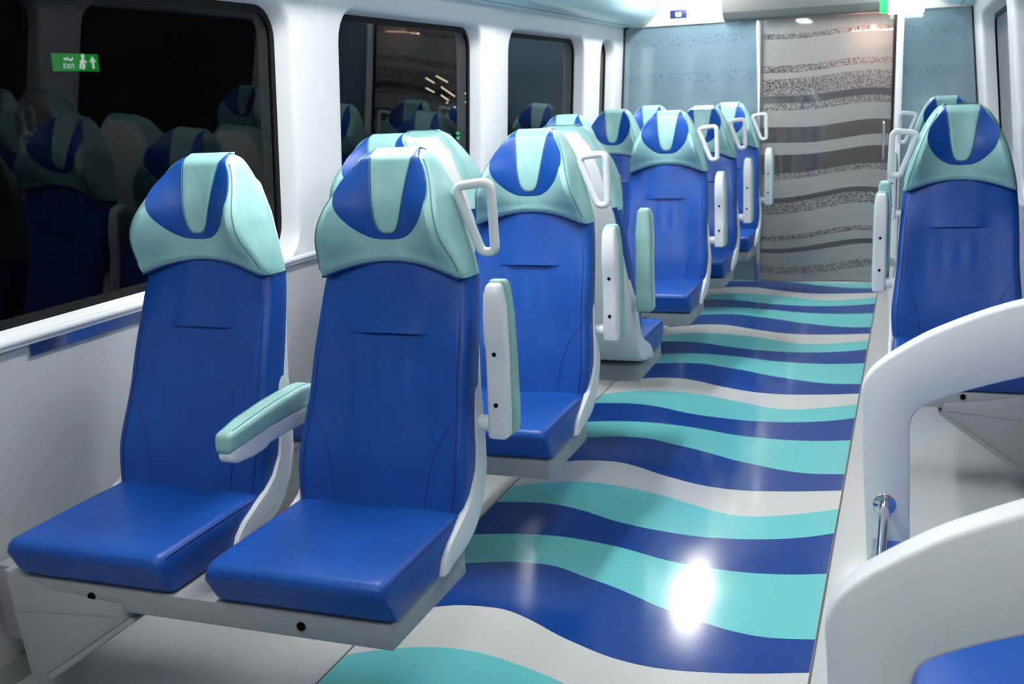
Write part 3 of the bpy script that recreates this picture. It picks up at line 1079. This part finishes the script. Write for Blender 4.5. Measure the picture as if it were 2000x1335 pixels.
def make_seat(label, x, y, rz, aisle, inner=None, group='blue train seats', handle=True):
    """aisle: +1/-1 local side of armrest and handle, 0 none; inner: None / 'up' / 'down'"""
    t = thing('train_seat', label, 'seat', (x, y, 0), rz, group)
    obj('seat_shell', ME_SHELL, t)
    c = obj('seat_cushion', ME_CUSH, t)
    for q in ME_CUSH_SEAMS:
        obj('piping', q, c)
    b_ = obj('back_cushion', ME_BACK, t)
    for q in ME_BACK_SEAMS:
        obj('side_seam', q, b_)
    h = obj('headrest', ME_HEAD, t)
    h['label'] = 'winged aqua leather headrest'
    bp = obj('blue_panel', ME_BLUE, h)
    obj('centre_panel', ME_U, h)
    obj('piping', ME_UPIPE, h)
    for q in ME_WING:
        obj('wing_seam_and_shadow', q, h)
    if aisle:
        if handle:
            obj('grab_handle', ME_HANDLE[aisle], t)
        add_arm(t, aisle * 0.290, False, aisle)
    if inner:
        add_arm(t, -aisle * 0.290, inner == 'down', -aisle)
    return t


XA, XB, XR = -1.825, -1.249, 0.180
YR1, YR2, YR2B, YR3, YR4, YR5 = 2.488, 3.590, 4.060, 5.861, 6.911, 7.961
make_seat('blue leather window seat nearest the camera, under the first big window', XA, YR1, 0, 0)
make_seat('blue leather aisle seat nearest the camera, with raised armrest and lowered middle armrest', XB, YR1, 0, 1, 'down')
make_seat('blue window seat of the second row, headrest half hidden behind the nearest aisle seat', XA, YR2, 0, 0)
make_seat('blue aisle seat of the second row, left side, back to back with another seat', XB, YR2, 0, 1, 'up')
make_seat('window seat facing away, white shell back to back with the second row', XA, YR2B, math.pi, 0)
make_seat('aisle seat facing away, white shell and green pad seen from behind', XB, YR2B, math.pi, -1, handle=False)
make_seat('blue window seat of the third row, left side, next to the third window', XA, YR3, 0, 0)
make_seat('blue aisle seat of the third row, left side, facing the camera across the bay', XB, YR3, 0, 1, 'up')
make_seat('blue window seat of the fourth row, left side', XA, YR4, 0, 0)
make_seat('blue aisle seat of the fourth row, left side', XB, YR4, 0, 1, 'up')
make_seat('blue window seat of the last row on the left, by the end glass', XA, YR5, 0, 0)
make_seat('blue aisle seat of the last row on the left, beside the glass door', XB, YR5, 0, 1, 'up')
make_seat('single blue seat right of the aisle, nearer one, behind the white arches', XR, 4.622, 0, -1)
make_seat('single seat right of the aisle facing away, hidden behind the nearer right seat', XR, 5.09, math.pi, 1, handle=False)
make_seat('single blue seat right of the aisle, farther one near the end glass', XR, 7.06, 0, -1)

# ------------------------------------------------------------------ seat supports fixed to the walls
ME_PLUG = disc('plug', 0.0105, 'black_hole', 0.004)


def support(label, y, rz_sign, right=False):
    """tray under the cushions and the sloping wall bracket; rz_sign 1 faces the camera, -1 faces away"""
    t = thing('seat_support', label, 'seat support', (0, y, 0), 0, 'grey seat supports')
    f = -0.578 * rz_sign
    bk = -0.155 * rz_sign
    ya, yb = min(f, bk), max(f, bk)
    if not right:
        xe, xw = XB + 0.222, XA - 0.262
    else:
        xe, xw = XR - 0.222, XR + 0.262
    x0, x1 = min(xe, xw), max(xe, xw)
    prof = [(f, 0.3965), (f + 0.004 * rz_sign, 0.334), (bk, 0.330), (bk, 0.3965)]
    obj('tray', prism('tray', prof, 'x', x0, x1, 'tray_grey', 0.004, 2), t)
    sg = -1 if not right else 1
    bx = (lambda d: XB + d) if not right else (lambda d: XR - d - 0.46)
    if not right:
        poly = [(-2.098, 0.410), (-2.030, 0.392), (-1.955, 0.368), (-1.745, 0.356), (-1.741, 0.316), (-2.006, 0.134), (-2.062, 0.128), (-2.086, 0.300)]
        stub = (-2.2440, -2.0)
    else:
        poly = [(0.435, 0.402), (0.36, 0.385), (0.29, 0.368), (0.136, 0.352), (0.134, 0.322), (0.395, 0.134), (0.452, 0.128), (0.442, 0.300)]
        stub = (0.36, 0.526)
    fy0, fy1 = f - 0.006 * rz_sign, f + 0.33 * rz_sign
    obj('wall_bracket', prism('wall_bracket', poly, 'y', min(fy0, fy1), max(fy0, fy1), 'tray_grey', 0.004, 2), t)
    a, b_ = poly[4], poly[5]
    k = 1 if not right else -1
    lip = [a, b_, (b_[0] + 0.012 * k, b_[1] - 0.013), (a[0] + 0.014 * k, a[1] - 0.008)]
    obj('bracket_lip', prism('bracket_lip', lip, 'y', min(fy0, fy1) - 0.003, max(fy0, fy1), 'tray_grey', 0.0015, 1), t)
    cr = [(poly[6][0] + (poly[7][0] - poly[6][0]) * 0.9, 0.303), (poly[7][0] + 0.03 * k, 0.303), (poly[4][0] - 0.012 * k, 0.326), (poly[4][0] - 0.012 * k, 0.329), (poly[7][0] + 0.002 * k, 0.310)]
    obj('bracket_crease', prism('bracket_crease', cr, 'y', fy0 - 0.0015, fy0 + 0.0015, 'skirting_grey'), t)
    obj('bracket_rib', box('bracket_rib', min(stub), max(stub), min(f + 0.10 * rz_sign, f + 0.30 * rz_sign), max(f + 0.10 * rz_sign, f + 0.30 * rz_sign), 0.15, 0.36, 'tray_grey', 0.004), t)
    if not right:
        xs = (XA - 0.012, XB - 0.004)
    else:
        xs = (XR + 0.02,)
    for x in xs:
        obj('plug', ME_PLUG, t, (x, f - 0.0005 * rz_sign, 0.366 if not right else 0.380))
    return t


support('grey cantilever tray and bracket under the two nearest left seats', YR1, 1)
support('grey tray under the second row on the left', YR2, 1)
support('grey tray under the left seats that face away, dark from behind', YR2B, -1)
support('grey tray under the third row on the left', YR3, 1)
support('grey tray under the fourth row on the left', YR4, 1)
support('grey tray under the last row on the left', YR5, 1)
support('grey tray and sloping bracket under the nearer right seat, seen through the white arch', 4.622, 1, True)
support('grey tray under the right seat that faces away', 5.09, -1, True)
support('grey tray under the farther right seat', 7.06, 1, True)

# ------------------------------------------------------------------ luggage stand, right foreground
ARCH_O = [(-0.085, 0.0), (-0.105, 0.30), (-0.115, 0.52), (-0.120, 0.595), (-0.113, 0.625), (-0.094, 0.658), (-0.055, 0.695), (0.0, 0.735), (0.055, 0.770), (0.11, 0.798), (0.20, 0.838), (0.31, 0.876), (0.475, 0.915)]
ARCH_I = [(0.475, 0.705), (0.32, 0.660), (0.20, 0.622), (0.12, 0.590), (0.065, 0.563), (0.040, 0.545), (0.026, 0.520), (0.021, 0.485), (0.022, 0.42), (0.030, 0.20), (0.038, 0.0)]


def catmull(pts, sub=4):
    out = []
    n = len(pts)
    for i in range(n - 1):
        p0, p1, p2, p3 = pts[max(i - 1, 0)], pts[i], pts[i + 1], pts[min(i + 2, n - 1)]
        for k in range(sub):
            t = k / sub
            out.append(tuple(0.5 * (2 * b_ + (c - a) * t + (2 * a - 5 * b_ + 4 * c - d) * t * t + (3 * b_ - a - 3 * c + d) * t ** 3) for a, b_, c, d in zip(p0, p1, p2, p3)))
    out.append(pts[-1])
    return out


def ring_profile(outer, inner, y0, y1, mat, r=0.016):
    """arch as matched outer/inner curves swept with rounded edges"""
    n = 60

    def resample(pts):
        d = [0]
        for a, b_ in zip(pts, pts[1:]):
            d.append(d[-1] + math.dist(a, b_))
        out = []
        for k in range(n + 1):
            s = d[-1] * k / n
            for i in range(len(pts) - 1):
                if d[i + 1] >= s - 1e-9:
                    break
            t = (s - d[i]) / (d[i + 1] - d[i])
            out.append((pts[i][0] + (pts[i + 1][0] - pts[i][0]) * t, pts[i][1] + (pts[i + 1][1] - pts[i][1]) * t))
        return out
    o = resample(catmull(outer))
    i_ = resample(catmull(inner[::-1]))
    rings = []
    for a, b_ in zip(o, i_):
        va, vb = Vector((a[0], 0, a[1])), Vector((b_[0], 0, b_[1]))
        d = (vb - va).normalized()
        ring = []
        for (k, yy) in ((r, y0), (r * 0.3, y0 + r * 0.3), (0, y0 + r), (0, y1 - r), (r * 0.3, y1 - r * 0.3), (r, y1)):
            q = va + d * k
            ring.append((q.x, yy, q.z))
        for (k, yy) in ((r, y1), (r * 0.3, y1 - r * 0.3), (0, y1 - r), (0, y0 + r), (r * 0.3, y0 + r * 0.3), (r, y0)):
            q = vb - d * k
            ring.append((q.x, yy, q.z))
        rings.append(ring)
    v_, f_ = loft(rings)
    return mesh('arch', v_, f_, mat, 50)


me_arch = ring_profile(ARCH_O, ARCH_I, -0.037, 0.037, 'white_frame', 0.009)
a1 = thing('luggage_divider', 'white curved divider arch in the right foreground, nearest the camera, over a blue shelf', 'divider', (0.006, 1.80, 0), 0, 'white luggage dividers', me_arch)
a2 = thing('luggage_divider', 'white curved divider arch farther back, with a steel rail flange on its post', 'divider', (0, 3.31, 0), 0, 'white luggage dividers', me_arch)
sh = thing('luggage_shelf', 'low blue luggage shelf between the two white arches', 'shelf', (0, 0, 0))
obj('shelf_top', box('shelf_top', -0.030, 0.50, 1.845, 3.272, 0.095, 0.130, 'shelf_blue', 0.004), sh)
obj('edge_trim', box('edge_trim', -0.075, -0.031, 1.845, 3.272, 0.060, 0.134, 'brushed_steel', 0.006), sh)
obj('shelf_foot', box('shelf_foot', -0.04, 0.46, 1.88, 3.22, 0.0, 0.095, 'skirting_grey', 0.004), sh)
rail = thing('guard_rail', 'steel guard rail with round flange between the white arches', 'rail', (0, 0, 0))
obj('rail_tube', tube('rail_tube', [(-0.043, 1.838, 0.245), (-0.043, 2.5, 0.245), (-0.043, 3.277, 0.245)], 0.0145, 'chrome', n=16), rail)
for y in (1.840, 3.274):
    pts = []
    obj('flange', prism('flange', [(-0.043 + 0.034 * math.cos(k * math.pi / 16), 0.245 + 0.034 * math.sin(k * math.pi / 16)) for k in range(32)], 'y', y - 0.005, y + 0.004, 'chrome', 0.002, 2, 50), rail)
hk = thing('shelf_handle', 'small chrome bracket standing on the blue shelf', 'bracket', (0, 0, 0))
obj('bracket_bow', tube('bracket_bow', round_path([(0.060, 3.20, 0.130), (0.060, 3.20, 0.175), (0.20, 3.20, 0.175), (0.20, 3.20, 0.130)], 0.02, 5, False), 0.009, 'chrome', n=12), hk)
for x in (0.060, 0.20):
    obj('bracket_foot', prism('bracket_foot', [(x + 0.018 * math.cos(k * math.pi / 8), 3.20 + 0.018 * math.sin(k * math.pi / 8)) for k in range(16)], 'z', 0.130, 0.135, 'chrome'), hk)

# ------------------------------------------------------------------ signs


def text_mesh(body, size, mat, name):
    cu = bpy.data.curves.new(name, 'FONT')
    cu.body = body
    cu.size = size
    cu.align_x = 'CENTER'
    cu.align_y = 'CENTER'
    cu.extrude = 0.0006
    o = bpy.data.objects.new(name, cu)
    COL.objects.link(o)
    dg = bpy.context.evaluated_depsgraph_get()
    me = bpy.data.meshes.new_from_object(o.evaluated_get(dg))
    bpy.data.objects.remove(o)
    me.materials.clear()
    me.materials.append(MATS[mat])
    return me


# lit sign box beside the door head
sb = thing('lit_sign_box', 'glowing white and green sign box hanging at the top right of the door', 'sign', (-0.08, GY - 0.32, 2.03))
obj('case', box('case', -0.11, 0.12, -0.03, 0.03, -0.095, 0.10, 'sign_white', 0.006), sb)
obj('green_face', box('green_face', -0.165, -0.11, -0.028, 0.028, -0.085, 0.095, 'sign_green', 0.004), sb)
obj('hanger', box('hanger', -0.10, -0.07, -0.01, 0.01, 0.10, ZC - 2.03, 'white_plastic', 0.003), sb)
obj('hanger', box('hanger', 0.07, 0.10, -0.01, 0.01, 0.10, ZC - 2.03, 'white_plastic', 0.003), sb)
# small navy notice over the left end glass
st = thing('notice_sticker', 'small navy notice with white print above the end glass', 'sticker', (-1.71, GY - 0.0225, 2.052))
obj('plate', box('plate', -0.064, 0.064, -0.002, 0.002, -0.030, 0.030, 'sticker_navy', 0.001), st)
for x0, x1, z in ((-0.022, -0.006, 0.012), (0.002, 0.020, 0.012), (-0.026, 0.026, -0.002), (-0.020, 0.022, -0.014)):
    obj('print', box('print', x0, x1, -0.0035, -0.002, z - 0.0045, z + 0.0045, 'print_white'), st)

# ------------------------------------------------------------------ far lights outside the second window


# added stand-in outside for the green exit sign visible in the first window's glass
sw, shh = 1.200, 0.989     # stretch of the 0.40 x 0.13 plate layout
h = 3.201          # height of its centre above the ground
sgn = thing('exit_sign', 'stand-in green exit sign with running figure and arrow, added outside the first window', 'sign', (-6.0, 6.848, -1.3), math.radians(90))


def sp(x, y, z):
    return (x * sw, y, h + z * shh)


obj('plate', box('plate', -0.20 * sw, 0.20 * sw, -0.008, 0.012, h - 0.065 * shh, h + 0.065 * shh, 'sign_dim_green', 0.003), sgn)
o = obj('lettering', text_mesh('EXIT', 0.050, 'sign_print', 'lettering'), sgn, sp(-0.075, -0.0092, -0.03), (math.radians(90), 0, 0))
o.scale = (sw, shh, 1)
obj('lettering', tube('lettering', [sp(-0.115, -0.010, 0.03), sp(-0.10, -0.010, 0.018), sp(-0.085, -0.010, 0.032), sp(-0.07, -0.010, 0.018), sp(-0.045, -0.010, 0.018), sp(-0.035, -0.010, 0.034)], 0.006, 'sign_print', n=6), sgn)
obj('figure', tube('figure', [sp(0.055, -0.010, 0.030), sp(0.045, -0.010, 0.0), sp(0.060, -0.010, -0.022), sp(0.045, -0.010, -0.048)], 0.011, 'sign_print', n=6), sgn)
obj('figure', tube('figure', [sp(0.080, -0.010, 0.004), sp(0.052, -0.010, 0.018), sp(0.028, -0.010, 0.004)], 0.008, 'sign_print', n=6), sgn)
obj('figure', tube('figure', [sp(0.045, -0.010, -0.002), sp(0.028, -0.010, -0.018), sp(0.020, -0.010, -0.045)], 0.009, 'sign_print', n=6), sgn)
obj('figure', disc('figure', 0.016, 'sign_print', 0.006), sgn, sp(0.056, -0.010, 0.048))
obj('arrow', prism('arrow', [(x * sw, h + z * shh) for x, z in ((0.150, -0.045), (0.136, -0.045), (0.136, 0.005), (0.115, 0.005), (0.143, 0.045), (0.171, 0.005), (0.150, 0.005))], 'y', -0.014, -0.007, 'sign_print'), sgn)
principled('night_ground', (0.01, 0.01, 0.011), 0.9)
structure('floor_outside', box('floor_outside', -60, -3.2, -10, 90, -1.35, -1.3, 'night_ground'), 'dark ground outside the train')
obj('post', tube('post', [(0, 0.03, 0), (0, 0.03, h)], 0.03, 'night_ground', n=8), sgn)
# (y, z) ends of each light, 12 m off the track side
FAR = [((30.95, 2.15), (31.54, 2.0)), ((31.73, 2.21), (32.59, 2.02)), ((30.91, 1.85), (31.5, 1.72)), ((32.08, 1.87), (33.11, 1.57)), ((32.04, 1.62), (32.59, 1.45)), ((32.41, 1.39), (32.49, 1.37)), ((33.99, 1.65), (34.13, 1.64)), ((34.0, 1.37), (34.13, 1.35)), ((33.02, 1.23), (33.06, 1.21))]
PLACE = ['upper left streak', 'uppermost streak', 'left middle streak', 'long right streak', 'short lower streak', 'round dot below the streaks', 'upper dot near the window edge', 'lower dot near the window edge', 'lowest faint dot']
ALL = [('street_light', 'pale yellow street light outside the second window, ' + PLACE[i], 'street light', 'street lights in the night', p, q, 0.017, 'far_light_yellow') for i, (p, q) in enumerate(FAR)]
ALL += [('signal_light', 'green signal light outside the second window, ' + ['upper', 'lower', 'dim left'][i] + ' one', 'signal light', 'green signal lights', p, p, 0.04, 'far_light_green') for i, p in enumerate([(33.15, 0.39), (33.13, 0.24), (32.43, 0.36)])]
for name, lab, cat, grp, p, q, r, mat in ALL:
    a, b_ = Vector((-14.0, *p)), Vector((-14.0, *q))
    if (a - b_).length < 0.06:
        b_ = a + Vector((0, 0.10, 0))
    mid = (a + b_) / 2
    t = thing(name, lab, cat, (mid.x, mid.y, -1.3), 0, grp)
    h = Vector((0, 0, mid.z + 1.3))
    obj('lamp_head', tube('lamp_head', [a - mid + h, b_ - mid + h], r, mat, n=8), t)
    obj('pole', tube('pole', [(-0.03, 0, 0), (-0.03, 0, h.z)], 0.02, 'night_ground', n=6), t)
